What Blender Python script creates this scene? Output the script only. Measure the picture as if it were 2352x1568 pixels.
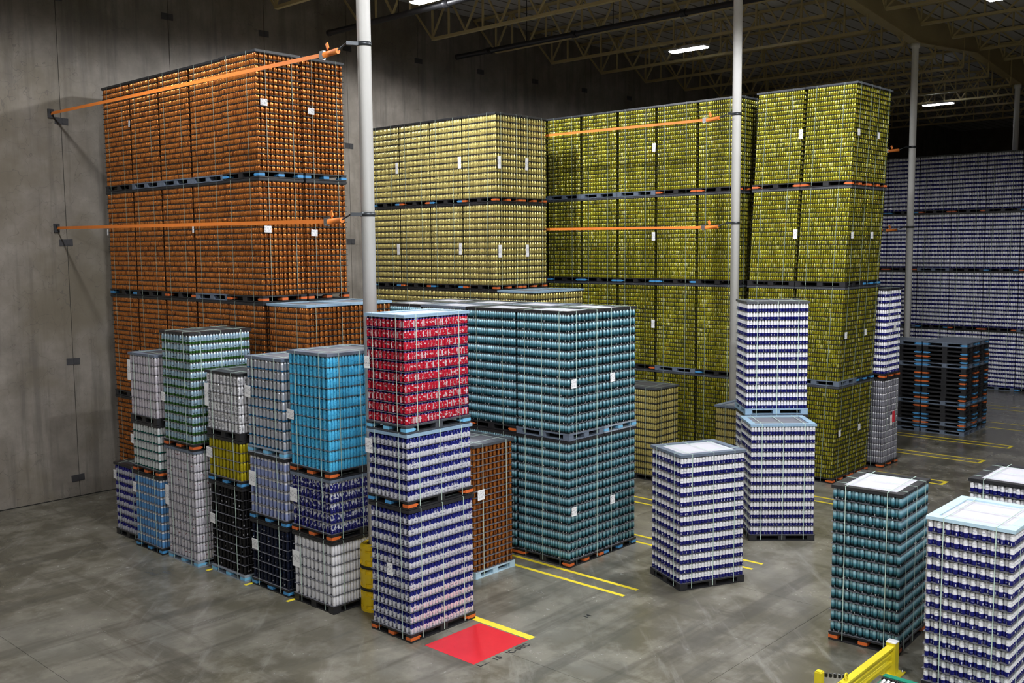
import bpy, math, random
import numpy as np
from mathutils import Matrix, Vector
random.seed(7); rng = np.random.default_rng(7)
PI = math.pi
for o in list(bpy.data.objects): bpy.data.objects.remove(o)
scene = bpy.context.scene
COL = scene.collection

# ------------------------------------------------------------------ camera, world, exposure, lamps
CAM = np.array([-10.909, -13.404, 6.41])
yaw, pit, roll = np.radians([47.336, 5.506, 0.514])
FW = np.array([math.sin(yaw)*math.cos(pit), math.cos(yaw)*math.cos(pit), -math.sin(pit)])
RT = np.array([math.cos(yaw), -math.sin(yaw), 0.0]); UP = np.cross(RT, FW)
R2 = math.cos(roll)*RT - math.sin(roll)*UP; U2 = math.sin(roll)*RT + math.cos(roll)*UP
cd = bpy.data.cameras.new('camera'); cam = bpy.data.objects.new('camera', cd); COL.objects.link(cam)
cd.sensor_width = 36; cd.lens = 2262.31/2352*36; cd.clip_end = 300
M = Matrix.Identity(4)
for i in range(3):
    M[i][0], M[i][1], M[i][2], M[i][3] = R2[i], U2[i], -FW[i], CAM[i]
cam.matrix_world = M
scene.camera = cam
w = bpy.data.worlds.new('world'); scene.world = w; w.use_nodes = True
w.node_tree.nodes['Background'].inputs[0].default_value = (0.5, 0.55, 0.6, 1)
w.node_tree.nodes['Background'].inputs[1].default_value = 0.0
scene.view_settings.view_transform = 'Standard'; scene.view_settings.look = 'None'
scene.view_settings.exposure = 1.12; scene.view_settings.gamma = 1.0
scene.view_settings.use_curve_mapping = False
cy_ = scene.cycles
cy_.max_bounces = 5; cy_.diffuse_bounces = 3; cy_.glossy_bounces = 3; cy_.caustics_reflective = False; cy_.caustics_refractive = False
cy_.use_adaptive_sampling = True; cy_.adaptive_threshold = 0.04
LAMP_W = 1500.0
LAMP_Z = 12.95
# lamp rows of the hall, plus three added unseen lamps: (x, y, relative power)
LAMPS = [(-13.0, 5.2, 0.06), (-2.7, 5.2, 0.62), (7.45, 6.3, 0.95), (18.15, 5.17, 0.22), (38.0, 3.95, 0.04),
         (-13.0, -5.0, 0.22), (-2.7, -5.0, 0.95), (7.45, -5.0, 1.5), (18.15, -5.0, 0.12),
         (-13.0, -15.0, 0.9), (-2.7, -15.0, 1.9), (7.45, -15.0, 0.8), (-13.0, -25.0, 1.0), (-2.7, -25.0, 0.9), (-23.0, -15.0, 0.8)]  # last three: added behind the camera to brighten vertical faces

# ------------------------------------------------------------------ node helpers
class NT:
    def __init__(s, name):
        s.mat = bpy.data.materials.new(name); s.mat.use_nodes = True
        s.t = s.mat.node_tree; s.n = s.t.nodes; s.b = s.n['Principled BSDF']
    def _in(s, sock, v):
        if v is None: return
        if hasattr(v, 'is_output'): s.t.links.new(v, sock)
        elif isinstance(v, (tuple, list)) and len(v) == 3 and sock.type == 'RGBA': sock.default_value = (*v, 1)
        else: sock.default_value = v
    def m(s, op, a, b=None, c=None):
        n = s.n.new('ShaderNodeMath'); n.operation = op
        for i, v in enumerate((a, b, c)): s._in(n.inputs[i], v)
        return n.outputs[0]
    def mix(s, f, a, b):
        n = s.n.new('ShaderNodeMix'); n.data_type = 'RGBA'
        s._in(n.inputs[0], f); s._in(n.inputs[6], a); s._in(n.inputs[7], b); return n.outputs[2]
    def noise(s, vec, scale, detail=2, rough=0.5):
        n = s.n.new('ShaderNodeTexNoise'); s._in(n.inputs['Vector'], vec)
        n.inputs['Scale'].default_value = scale; n.inputs['Detail'].default_value = detail; n.inputs['Roughness'].default_value = rough
        return n.outputs[0]
    def comb(s, x, y, z=0.0):
        n = s.n.new('ShaderNodeCombineXYZ')
        for i, v in enumerate((x, y, z)): s._in(n.inputs[i], v)
        return n.outputs[0]
    def sep(s, v):
        n = s.n.new('ShaderNodeSeparateXYZ'); s._in(n.inputs[0], v); return n.outputs
    def uv(s): return s.n.new('ShaderNodeUVMap').outputs[0]
    def pos(s): return s.n.new('ShaderNodeNewGeometry').outputs['Position']
    def obco(s): return s.n.new('ShaderNodeTexCoord').outputs['Object']
    def ramp(s, f, stops, interp='LINEAR'):
        n = s.n.new('ShaderNodeValToRGB'); s._in(n.inputs[0], f); r = n.color_ramp; r.interpolation = interp
        while len(r.elements) < len(stops): r.elements.new(0.5)
        for e, (p, c) in zip(r.elements, stops): e.position = p; e.color = (*c, 1)
        return n.outputs[0]
    def smooth(s, v, a, b):
        n = s.n.new('ShaderNodeMapRange'); n.interpolation_type = 'SMOOTHSTEP'
        s._in(n.inputs[0], v); n.inputs[1].default_value = a; n.inputs[2].default_value = b; return n.outputs[0]
    def bump(s, h, strength=0.2, dist=0.02):
        n = s.n.new('ShaderNodeBump'); n.inputs['Strength'].default_value = strength; n.inputs['Distance'].default_value = dist
        s._in(n.inputs['Height'], h); s.t.links.new(n.outputs[0], s.b.inputs['Normal'])
    def out(s, col=None, rough=0.5, metal=0.0, spec=0.5):
        s._in(s.b.inputs['Base Color'], col); s._in(s.b.inputs['Roughness'], rough)
        s._in(s.b.inputs['Metallic'], metal); s.b.inputs['Specular IOR Level'].default_value = spec
        return s.mat

def plain(name, col, rough=0.5, metal=0.0, var=0.12, scale=6.0, spec=0.5):
    n = NT(name); f = n.noise(n.obco(), scale, 4)
    return n.out(n.mix(f, tuple(c*(1-var) for c in col), tuple(min(1, c*(1+var)) for c in col)), rough, metal, spec)

MATS = {}
MATS['black_plastic'] = plain('black_plastic', (0.018, 0.018, 0.02), 0.45, var=0.3)
MATS['grey_plastic'] = plain('grey_plastic', (0.12, 0.15, 0.20), 0.5, var=0.2)
MATS['blue_grey_plastic'] = plain('blue_grey_plastic', (0.24, 0.36, 0.48), 0.5, var=0.12)
MATS['pale_blue_plastic'] = plain('pale_blue_plastic', (0.45, 0.62, 0.72), 0.5, var=0.1)
MATS['light_grey_plastic'] = plain('light_grey_plastic', (0.26, 0.31, 0.37), 0.5, var=0.2)
MATS['dark_grey_plastic'] = plain('dark_grey_plastic', (0.055, 0.06, 0.07), 0.45, var=0.2)
MATS['orange_clip'] = plain('orange_clip', (0.62, 0.13, 0.025), 0.5)
MATS['blue_clip'] = plain('blue_clip', (0.06, 0.27, 0.55), 0.5)
MATS['pale_blue_clip'] = plain('pale_blue_clip', (0.16, 0.45, 0.68), 0.5)
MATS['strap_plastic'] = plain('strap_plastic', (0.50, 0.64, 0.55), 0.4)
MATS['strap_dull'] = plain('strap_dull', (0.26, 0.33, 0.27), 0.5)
MATS['sheet_grey'] = plain('sheet_grey', (0.11, 0.11, 0.125), 0.5)
MATS['sheet_dark'] = plain('sheet_dark', (0.012, 0.012, 0.013), 0.6)  # near black: shade between can layers put into the sheet colour
MATS['panel_white'] = plain('panel_white', (0.52, 0.51, 0.56), 0.6, var=0.06)
MATS['panel_grey'] = plain('panel_grey', (0.15, 0.15, 0.175), 0.6, var=0.1)
MATS['panel_dark'] = plain('panel_dark', (0.05, 0.05, 0.055), 0.6, var=0.1)
MATS['column_white'] = plain('column_white', (0.90, 0.89, 0.86), 0.32, var=0.05, scale=2)
MATS['joist_paint'] = plain('joist_paint', (0.52, 0.43, 0.21), 0.5, var=0.15, scale=1.5)
MATS['girder_paint'] = plain('girder_paint', (0.42, 0.34, 0.17), 0.5, var=0.2, scale=1.0)
MATS['pipe_black'] = plain('pipe_black', (0.012, 0.012, 0.014), 0.45)
MATS['weld_plate'] = plain('weld_plate', (0.035, 0.035, 0.038), 0.6, var=0.3)
MATS['webbing_orange'] = plain('webbing_orange', (0.80, 0.22, 0.03), 0.6, var=0.08)
MATS['steel_dark'] = plain('steel_dark', (0.05, 0.055, 0.06), 0.4, 0.6)
MATS['steel'] = plain('steel', (0.5, 0.5, 0.5), 0.3, 0.9)
MATS['line_yellow'] = plain('line_yellow', (0.78, 0.62, 0.03), 0.5, var=0.15, scale=9)
MATS['paint_black'] = plain('paint_black', (0.01, 0.01, 0.01), 0.5)
MATS['guard_yellow'] = plain('guard_yellow', (0.80, 0.55, 0.01), 0.4, var=0.06)
MATS['rail_yellow'] = plain('rail_yellow', (0.68, 0.56, 0.02), 0.4, var=0.12)
MATS['rubber_black'] = plain('rubber_black', (0.008, 0.008, 0.008), 0.6)
MATS['green_paint'] = plain('green_paint', (0.01, 0.22, 0.13), 0.4)
MATS['white_paint'] = plain('white_paint', (0.75, 0.75, 0.75), 0.4)
MATS['red_paper'] = plain('red_paper', (0.65, 0.03, 0.05), 0.6)

def paper():
    n = NT('label_paper'); s = n.sep(n.obco())
    wv = n.m('FRACT', n.m('MULTIPLY', s[2], 42.0)); ln = n.m('GREATER_THAN', wv, 0.62)
    nz = n.m('GREATER_THAN', n.noise(n.comb(n.m('MULTIPLY', n.m('ADD', s[0], s[1]), 60.0), n.m('MULTIPLY', s[2], 42.0)), 1.0, 1), 0.5)
    msk = n.m('MULTIPLY', n.m('MULTIPLY', ln, nz), n.m('COMPARE', s[2], 0.0, 0.07))
    return n.out(n.mix(msk, (0.86, 0.86, 0.86), (0.16, 0.16, 0.2)), 0.6)
MATS['label_paper'] = paper()

def red_floor():
    n = NT('floor_red'); f = n.noise(n.pos(), 3.0, 5, 0.6); g = n.noise(n.pos(), 22.0, 3)
    c = n.mix(f, (0.56, 0.012, 0.022), (0.72, 0.03, 0.042))
    return n.out(n.mix(n.m('GREATER_THAN', g, 0.73), c, (0.2, 0.02, 0.02)), 0.28)
MATS['floor_red'] = red_floor()

def floor_mat():
    n = NT('floor_concrete'); p = n.pos(); s = n.sep(p)
    a = n.noise(p, 0.22, 4, 0.55); b = n.noise(p, 1.1, 7, 0.62); c = n.noise(p, 7.0, 6, 0.7)
    # wheel wear: streaks along the aisle (x), along the lanes (y), and on a turn between them
    sx_ = n.noise(n.comb(n.m('MULTIPLY', s[0], 0.16), n.m('MULTIPLY', s[1], 1.9), 3.1), 1.0, 7, 0.62)
    sy_ = n.noise(n.comb(n.m('MULTIPLY', s[0], 1.7), n.m('MULTIPLY', s[1], 0.17), 7.7), 1.0, 7, 0.62)
    sd_ = n.noise(n.comb(n.m('MULTIPLY', n.m('ADD', s[0], s[1]), 0.35), n.m('MULTIPLY', n.m('SUBTRACT', s[0], s[1]), 2.4), 1.3), 1.0, 7, 0.66)
    col = n.ramp(a, [(0.3, (0.07, 0.061, 0.037)), (0.5, (0.125, 0.115, 0.085)), (0.7, (0.20, 0.192, 0.165))])
    col = n.mix(n.m('MULTIPLY', n.smooth(b, 0.42, 0.62), 0.55), col, (0.28, 0.262, 0.215))
    col = n.mix(n.m('MULTIPLY', n.smooth(sx_, 0.50, 0.66), 0.60), col, (0.075, 0.07, 0.056))
    col = n.mix(n.m('MULTIPLY', n.smooth(sy_, 0.53, 0.66), 0.55), col, (0.07, 0.062, 0.044))
    col = n.mix(n.m('MULTIPLY', n.smooth(sd_, 0.54, 0.78), 0.35), col, (0.38, 0.365, 0.325))
    col = n.mix(n.m('MULTIPLY', n.smooth(c, 0.56, 0.72), 0.30), col, (0.06, 0.056, 0.046))
    r = n.m('ADD', 0.07, n.m('MULTIPLY', n.m('ADD', b, c), 0.17))
    n.bump(c, 0.04, 0.01)
    return n.out(col, r, 0, 0.5)
MATS['floor_concrete'] = floor_mat()
MATS['joint_dark'] = plain('joint_dark', (0.02, 0.02, 0.018), 0.8)

def wall_mat():
    n = NT('wall_concrete'); p = n.pos(); s = n.sep(p)
    a = n.noise(p, 0.28, 5, 0.6); b = n.noise(p, 1.3, 7, 0.65); c = n.noise(p, 7.0, 6, 0.7)
    v = n.noise(n.comb(n.m('MULTIPLY', s[0], 3.0), 0.0, n.m('MULTIPLY', s[2], 0.22)), 1.0, 5, 0.65)
    col = n.ramp(b, [(0.25, (0.14, 0.124, 0.102)), (0.5, (0.21, 0.187, 0.157)), (0.75, (0.285, 0.258, 0.222))])
    col = n.mix(n.m('MULTIPLY', n.smooth(v, 0.46, 0.66), 0.65), col, (0.105, 0.095, 0.082))
    col = n.mix(n.m('MULTIPLY', n.smooth(a, 0.46, 0.64), 0.75), col, (0.125, 0.105, 0.07))
    # hairline crazing and pock marks
    vo = n.n.new('ShaderNodeTexVoronoi'); vo.feature = 'DISTANCE_TO_EDGE'; vo.inputs['Scale'].default_value = 1.6
    wn = n.n.new('ShaderNodeVectorMath'); wn.operation = 'ADD'; n.t.links.new(p, wn.inputs[0])
    nn = n.n.new('ShaderNodeTexNoise'); nn.inputs['Scale'].default_value = 2.0; n.t.links.new(p, nn.inputs['Vector']); n.t.links.new(nn.outputs[1], wn.inputs[1])
    n.t.links.new(wn.outputs[0], vo.inputs['Vector'])
    cr = n.m('MULTIPLY', n.m('LESS_THAN', vo.outputs[0], 0.008), n.smooth(a, 0.4, 0.55))
    col = n.mix(n.m('MULTIPLY', cr, 0.45), col, (0.07, 0.062, 0.055))
    col = n.mix(n.m('GREATER_THAN', c, 0.74), col, (0.05, 0.045, 0.04))
    n.bump(n.m('ADD', b, c), 0.12, 0.02)
    return n.out(col, 0.62, 0, 0.4)
MATS['wall_concrete'] = wall_mat()

def deck_mat():
    n = NT('deck_panel'); p = n.pos(); s = n.sep(p)
    seam = n.m('LESS_THAN', n.m('FRACT', n.m('DIVIDE', s[1], 0.61)), 0.12)
    return n.out(n.mix(seam, n.mix(n.noise(p, 0.8, 4), (0.55, 0.54, 0.52), (0.7, 0.69, 0.67)), (0.16, 0.14, 0.10)), 0.7)
MATS['deck_panel'] = deck_mat()

def emit(name, col, st):
    n = NT(name); n.b.inputs['Emission Color'].default_value = (*col, 1); n.b.inputs['Emission Strength'].default_value = st
    return n.out((0.8, 0.8, 0.8))
MATS['lamp_lens'] = emit('lamp_lens', (0.92, 0.94, 1.0), 20)
MATS['lamp_lens'].cycles.emission_sampling = 'NONE'

# ------------------------------------------------------------------ can designs, print with some painted shade and highlight (u around the can, v up the can)
def can_mat(name, base, layers, metal=0.25, rough=0.3):
    n = NT('can_' + name); s = n.sep(n.uv()); u = n.m('FRACT', s[0]); v = s[1]; uid = s[0]
    col = base
    for L in layers:
        k, a, c = L
        if k == 'v': mk = n.m('COMPARE', v, (a[0]+a[1])/2, (a[1]-a[0])/2)
        elif k == 'box': mk = n.m('MULTIPLY', n.m('COMPARE', u, (a[0]+a[1])/2, (a[1]-a[0])/2), n.m('COMPARE', v, (a[2]+a[3])/2, (a[3]-a[2])/2))
        elif k in ('disc', 'ring'):
            du = n.m('DIVIDE', n.m('SUBTRACT', u, a[0]), a[2]); dv = n.m('DIVIDE', n.m('SUBTRACT', v, a[1]), a[3])
            q = n.m('ADD', n.m('MULTIPLY', du, du), n.m('MULTIPLY', dv, dv))
            mk = n.m('LESS_THAN', q, 1.0) if k == 'disc' else n.m('COMPARE', q, 0.75, 0.3)
        elif k == 'noise':   # su, sv, threshold, v0, v1
            f = n.noise(n.comb(n.m('MULTIPLY', uid, a[0]), n.m('MULTIPLY', v, a[1])), 1.0, 2, 0.6)
            mk = n.m('MULTIPLY', n.m('GREATER_THAN', f, a[2]), n.m('COMPARE', v, (a[3]+a[4])/2, (a[4]-a[3])/2))
        elif k == 'grad': mk = n.smooth(v, a[0], a[1])
        elif k == 'wave':    # everything above a wavy line
            mk = n.m('GREATER_THAN', n.m('ADD', v, n.m('MULTIPLY', n.m('SINE', n.m('MULTIPLY', uid, a[1]*2*PI)), a[2])), a[0])
        col = n.mix(mk, col, c)
    col = n.mix(n.m('GREATER_THAN', v, 1.02), col, (0.006, 0.006, 0.007))  # can mouth painted near black for the shade inside the open can
    return n.out(col, rough*0.9, min(0.75, metal*1.25+0.03), 0.5)

SIL = (0.72, 0.73, 0.76)
LITE = [(0.10, 0.32, 0.26, 0.28+0.03), (0.10, 0.32, 0.36, 0.40), (0.27, 0.32, 0.36, 0.44), (0.10, 0.32, 0.48, 0.52), (0.10, 0.15, 0.44, 0.56),
        (0.10, 0.32, 0.60, 0.63), (0.10, 0.14, 0.60, 0.70), (0.19, 0.23, 0.60, 0.69), (0.28, 0.32, 0.60, 0.70)]
CM = {}
CM['orange'] = can_mat('orange', (0.62, 0.205, 0.042), [('box', (0.0, 0.10, 0.0, 0.86), (0.20, 0.05, 0.012)), ('noise', (4, 6, 0.60, 0.06, 0.45), (0.05, 0.035, 0.015)), ('noise', (11, 9, 0.66, 0.08, 0.6), (0.75, 0.55, 0.25)),  # first box: dark stripe painted for the shade between cans
        ('v', (0.0, 0.05), (0.3, 0.09, 0.02)), ('v', (0.9, 1.1), (0.62, 0.50, 0.42))], 0.5, 0.28)
CM['gold'] = can_mat('gold', (0.66, 0.56, 0.19), [('noise', (4, 5, 0.64, 0.25, 0.7), (0.5, 0.3, 0.14)), ('disc', (0.5, 0.5, 0.07, 0.06), (0.03, 0.03, 0.01)),
        ('box', (0.1, 0.16, 0.25, 0.45), (0.16, 0.12, 0.04)), ('v', (0.88, 1.1), (0.80, 0.74, 0.42))], 0.45, 0.28)
CM['yellow'] = can_mat('yellow', (0.38, 0.355, 0.02), [('box', (0.0, 0.16, 0.0, 0.86), (0.10, 0.11, 0.012)), ('ring', (0.42, 0.60, 0.10, 0.17), (0.04, 0.045, 0.01)), ('ring', (0.70, 0.38, 0.09, 0.15), (0.04, 0.045, 0.01)),  # first box: painted stripe, stands in for dark gaps beside each can
        ('disc', (0.30, 0.32, 0.07, 0.10), (0.30, 0.10, 0.02)), ('box', (0.82, 0.90, 0.15, 0.8), (0.70, 0.68, 0.36)), ('v', (0.0, 0.06), (0.08, 0.09, 0.01)), ('v', (0.91, 1.1), (0.45, 0.46, 0.24))], 0.35, 0.28)  # pale tall box is a painted highlight down the can
CM['teal'] = can_mat('teal', (0.006, 0.018, 0.022), [('grad', (0.12, 0.50), (0.07, 0.27, 0.35)), ('grad', (0.42, 0.76), (0.45, 0.74, 0.86)),
        ('noise', (5, 4, 0.66, 0.3, 0.7), (0.08, 0.22, 0.16)), ('box', (0.3, 0.37, 0.05, 0.20), (0.85, 0.85, 0.85)), ('v', (0.88, 1.1), (0.72, 0.82, 0.85))], 0.35, 0.26)
CM['whitenavy'] = can_mat('whitenavy', (0.90, 0.90, 0.92), [('v', (-0.1, 0.40), (0.008, 0.010, 0.17)), ('box', (0.2, 0.26, 0.07, 0.26), (0.85, 0.85, 0.88)),
        ('box', (0.55, 0.75, 0.16, 0.19), (0.5, 0.52, 0.62)), ('box', (0.52, 0.80, 0.60, 0.635), (0.25, 0.27, 0.42)), ('box', (0.05, 0.25, 0.62, 0.64), (0.4, 0.4, 0.5)),
        ('v', (0.965, 1.1), SIL)], 0.1, 0.35)
CM['bluesilver'] = can_mat('bluesilver', (0.80, 0.81, 0.88), [('wave', (0.50, 3.0, 0.05), (0.016, 0.022, 0.22)), ('ring', (0.5, 0.66, 0.07, 0.07), (0.85, 0.85, 0.9)),
        ('ring', (0.5, 0.52, 0.08, 0.07), (0.85, 0.85, 0.9)), ('noise', (6, 5, 0.69, 0.5, 0.85), (0.75, 0.77, 0.85)), ('box', (0.42, 0.47, 0.22, 0.30), (0.04, 0.05, 0.2)),
        ('box', (0.49, 0.54, 0.22, 0.30), (0.04, 0.05, 0.2)), ('box', (0.56, 0.60, 0.22, 0.30), (0.04, 0.05, 0.2)), ('box', (0.0, 0.1, 0.1, 0.3), (0.35, 0.36, 0.45)), ('v', (0.965, 1.1), SIL)], 0.25, 0.3)
CM['red'] = can_mat('red', (0.55, 0.012, 0.035), [('noise', (3.4, 3.2, 0.57, 0.15, 0.78), (0.78, 0.62, 0.66)), ('noise', (7, 5, 0.62, 0.1, 0.75), (0.42, 0.01, 0.03)), ('v', (0.80, 0.955), (0.012, 0.014, 0.16)),
        ('v', (-0.1, 0.09), (0.06, 0.01, 0.10)), ('box', (0.1, 0.2, 0.12, 0.7), (0.72, 0.66, 0.7)), ('v', (0.955, 1.1), SIL)], 0.2, 0.3)
CM['cyan'] = can_mat('cyan', (0.09, 0.53, 0.85), [('noise', (6, 6, 0.58, 0.15, 0.75), (0.02, 0.30, 0.58)), ('noise', (9, 5, 0.67, 0.2, 0.7), (0.30, 0.62, 0.75)), ('v', (0.88, 0.96), (0.25, 0.62, 0.78)), ('v', (0.96, 1.1), SIL)], 0.12, 0.32)
CM['navysilver'] = can_mat('navysilver', (0.02, 0.022, 0.20), [('noise', (4.5, 2.0, 0.52, 0.35, 1.0), (0.72, 0.74, 0.80)), ('noise', (7, 6, 0.64, 0.1, 0.4), (0.45, 0.5, 0.68)), ('v', (0.86, 1.1), (0.80, 0.81, 0.84))], 0.3, 0.28)
CM['white'] = can_mat('white', (0.88, 0.88, 0.91), [('noise', (6, 6, 0.64, 0.1, 0.8), (0.62, 0.62, 0.68)), ('v', (0.95, 1.1), SIL)], 0.15, 0.35)
CM['silverblue'] = can_mat('silverblue', (0.52, 0.55, 0.62), [('v', (-0.1, 0.15), (0.02, 0.22, 0.48)), ('noise', (8, 1.2, 0.56, 0.2, 0.8), (0.62, 0.64, 0.68)), ('v', (0.80, 1.1), (0.88, 0.89, 0.92))], 0.3, 0.26)
CM['lavender'] = can_mat('lavender', (0.36, 0.43, 0.74), [('v', (0.70, 1.1), (0.80, 0.80, 0.84)), ('v', (-0.1, 0.05), SIL), ('box', (0.4, 0.5, 0.60, 0.70), (0.04, 0.04, 0.07)), ('box', (0.85, 0.97, 0.05, 0.7), (0.6, 0.62, 0.75))], 0.3, 0.3)
CM['navy'] = can_mat('navy', (0.006, 0.010, 0.030), [('box', (0.45, 0.50, 0.3, 0.42), (0.75, 0.75, 0.78)), ('box', (0.50, 0.56, 0.36, 0.42), (0.6, 0.6, 0.66)), ('noise', (3, 2, 0.64, 0.2, 0.8), (0.012, 0.03, 0.085))], 0.3, 0.25)
CM['lite'] = can_mat('lite', (0.88, 0.88, 0.91), [('box', b, (0.015, 0.015, 0.02)) for b in LITE] + [('box', (b[0]+0.5, b[1]+0.5, b[2], b[3]), (0.015, 0.015, 0.02)) for b in LITE] + [('v', (0.95, 1.1), SIL)], 0.2, 0.35)
CM['yellowcan'] = can_mat('yellowcan', (0.56, 0.47, 0.015), [('noise', (5, 5, 0.64, 0.1, 0.7), (0.66, 0.60, 0.12)), ('v', (0.86, 1.1), (0.60, 0.55, 0.10))], 0.4, 0.3)
CM['black'] = can_mat('black', (0.007, 0.007, 0.008), [('box', (0.42, 0.54, 0.28, 0.44), (0.45, 0.45, 0.5)), ('box', (0.0, 0.03, 0.1, 0.8), (0.05, 0.05, 0.055)), ('v', (0.97, 1.1), (0.2, 0.2, 0.22))], 0.3, 0.22)
CM['greenblue'] = can_mat('greenblue', (0.42, 0.60, 0.74), [('v', (-0.1, 0.28), (0.045, 0.15, 0.03)), ('noise', (6, 5, 0.6, 0.0, 0.34), (0.12, 0.3, 0.06)), ('noise', (5, 3, 0.62, 0.4, 0.8), (0.65, 0.75, 0.82)),
        ('box', (0.4, 0.6, 0.4, 0.5), (0.06, 0.12, 0.13)), ('v', (0.84, 1.1), (0.78, 0.84, 0.88))], 0.35, 0.3)
CM['silverred'] = can_mat('silverred', (0.74, 0.72, 0.78), [('noise', (4, 5, 0.62, 0.35, 0.7), (0.22, 0.10, 0.10)), ('box', (0.2, 0.26, 0.1, 0.75), (0.36, 0.35, 0.4)), ('box', (0.55, 0.72, 0.55, 0.62), (0.20, 0.05, 0.06)), ('v', (0.82, 1.1), (0.92, 0.92, 0.94))], 0.2, 0.26)
CM['lightblue'] = can_mat('lightblue', (0.15, 0.40, 0.78), [('v', (0.72, 1.1), (0.80, 0.82, 0.86)), ('v', (0.685, 0.715), (0.10, 0.12, 0.25)), ('v', (-0.1, 0.03), SIL)], 0.3, 0.3)
CM['silvergreen'] = can_mat('silvergreen', (0.70, 0.74, 0.75), [('v', (-0.1, 0.17), (0.01, 0.13, 0.10)), ('noise', (6, 1.6, 0.6, 0.2, 0.8), (0.38, 0.42, 0.42)), ('v', (0.84, 1.1), (0.9, 0.92, 0.93))], 0.2, 0.26)
CM['silvermauve'] = can_mat('silvermauve', (0.70, 0.66, 0.72), [('noise', (5, 4, 0.62, 0.2, 0.75), (0.36, 0.28, 0.34)), ('v', (0.84, 1.1), (0.88, 0.87, 0.9))], 0.2, 0.26)
CM['navywhite'] = can_mat('navywhite', (0.70, 0.71, 0.80), [('wave', (0.48, 2.0, 0.06), (0.018, 0.018, 0.24)), ('noise', (6, 5, 0.66, 0.5, 0.9), (0.6, 0.62, 0.75)), ('v', (0.965, 1.1), SIL)], 0.25, 0.3)
CM['grey'] = can_mat('grey', (0.30, 0.30, 0.35), [('v', (0.78, 1.1), (0.84, 0.84, 0.88)), ('noise', (4, 2, 0.6, 0.1, 0.7), (0.16, 0.16, 0.2))], 0.35, 0.3)

# ------------------------------------------------------------------ mesh helpers
class MB:
    def __init__(s): s.v = []; s.f = []; s.sm = []
    def _q(s, quads, sm=False):
        s.f += quads; s.sm += [sm]*len(quads); return s
    def box(s, x0, x1, y0, y1, z0, z1):
        b = len(s.v)
        s.v += [(x, y, z) for z in (z0, z1) for y in (y0, y1) for x in (x0, x1)]
        return s._q([(b, b+2, b+3, b+1), (b+4, b+5, b+7, b+6), (b, b+1, b+5, b+4), (b+2, b+6, b+7, b+3), (b, b+4, b+6, b+2), (b+1, b+3, b+7, b+5)])
    def cbox(s, c, d): return s.box(c[0]-d[0]/2, c[0]+d[0]/2, c[1]-d[1]/2, c[1]+d[1]/2, c[2]-d[2]/2, c[2]+d[2]/2)
    def bar(s, p, q, w, h, up=(0, 0, 1)):
        p, q = Vector(p), Vector(q); d = (q-p).normalized(); sx = d.cross(Vector(up))
        if sx.length < 1e-4: sx = d.cross(Vector((1, 0, 0)))
        sx.normalize(); sz = sx.cross(d); b = len(s.v)
        for e in (p, q):
            for i, j in ((-1, -1), (1, -1), (1, 1), (-1, 1)): s.v.append(tuple(e + sx*(i*w/2) + sz*(j*h/2)))
        return s._q([(b+3, b+2, b+1, b), (b+4, b+5, b+6, b+7)] + [(b+i, b+(i+1) % 4, b+4+(i+1) % 4, b+4+i) for i in range(4)])
    def tube(s, pts, r, seg=12, caps=True):
        pts = [Vector(p) for p in pts]; b = len(s.v); n = len(pts)
        for i, p in enumerate(pts):
            d = (pts[min(i+1, n-1)] - pts[max(i-1, 0)]).normalized()
            a = d.cross(Vector((0, 0, 1))); a = a.normalized() if a.length > 1e-3 else Vector((1, 0, 0)); c = d.cross(a)
            for k in range(seg): t = 2*PI*k/seg; s.v.append(tuple(p + a*(r*math.cos(t)) + c*(r*math.sin(t))))
        for i in range(n-1):
            s._q([(b+i*seg+k, b+i*seg+(k+1) % seg, b+(i+1)*seg+(k+1) % seg, b+(i+1)*seg+k) for k in range(seg)], True)
        if caps: s._q([tuple(range(b, b+seg)), tuple(range(b+(n-1)*seg, b+n*seg))[::-1]])
        return s
    def lathe(s, prof, c=(0, 0, 0), seg=24, caps=True):
        b = len(s.v)
        for r, z in prof:
            for k in range(seg): t = 2*PI*k/seg; s.v.append((c[0]+r*math.cos(t), c[1]+r*math.sin(t), c[2]+z))
        for i in range(len(prof)-1):
            s._q([(b+i*seg+k, b+i*seg+(k+1) % seg, b+(i+1)*seg+(k+1) % seg, b+(i+1)*seg+k) for k in range(seg)], True)
        if caps:
            n = len(prof); s._q([tuple(range(b, b+seg))[::-1], tuple(range(b+(n-1)*seg, b+n*seg))])
        return s
    def mesh(s, name):
        me = bpy.data.meshes.new(name); me.from_pydata(s.v, [], s.f)
        me.polygons.foreach_set('use_smooth', s.sm); me.update(); return me

def put(name, me, mat, parent=None, loc=(0, 0, 0), rz=0.0, rot=None):
    o = bpy.data.objects.new(name, me); COL.objects.link(o)
    if len(me.materials) == 0: me.materials.append(None)
    o.material_slots[0].link = 'OBJECT'; o.material_slots[0].material = MATS[mat] if isinstance(mat, str) else mat
    o.parent = parent; o.location = loc; o.rotation_euler = rot if rot else (0, 0, rz)
    return o
def tag(o, label, cat, group=None, kind=None):
    o['label'] = label; o['category'] = cat
    if group: o['group'] = group
    if kind: o['kind'] = kind
    return o
def empty(name, loc=(0, 0, 0), rz=0.0):
    o = bpy.data.objects.new(name, None); COL.objects.link(o); o.location = loc; o.rotation_euler = (0, 0, rz); o.empty_display_size = 0.2
    return o
def struct(name, me, mat, label=None, cat=None):
    o = put(name, me, mat); o['kind'] = 'structure'
    if label: o['label'] = label
    if cat: o['category'] = cat
    return o
_cache = {}
def cached(key, fn):
    if key not in _cache: _cache[key] = fn()
    return _cache[key]
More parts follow.
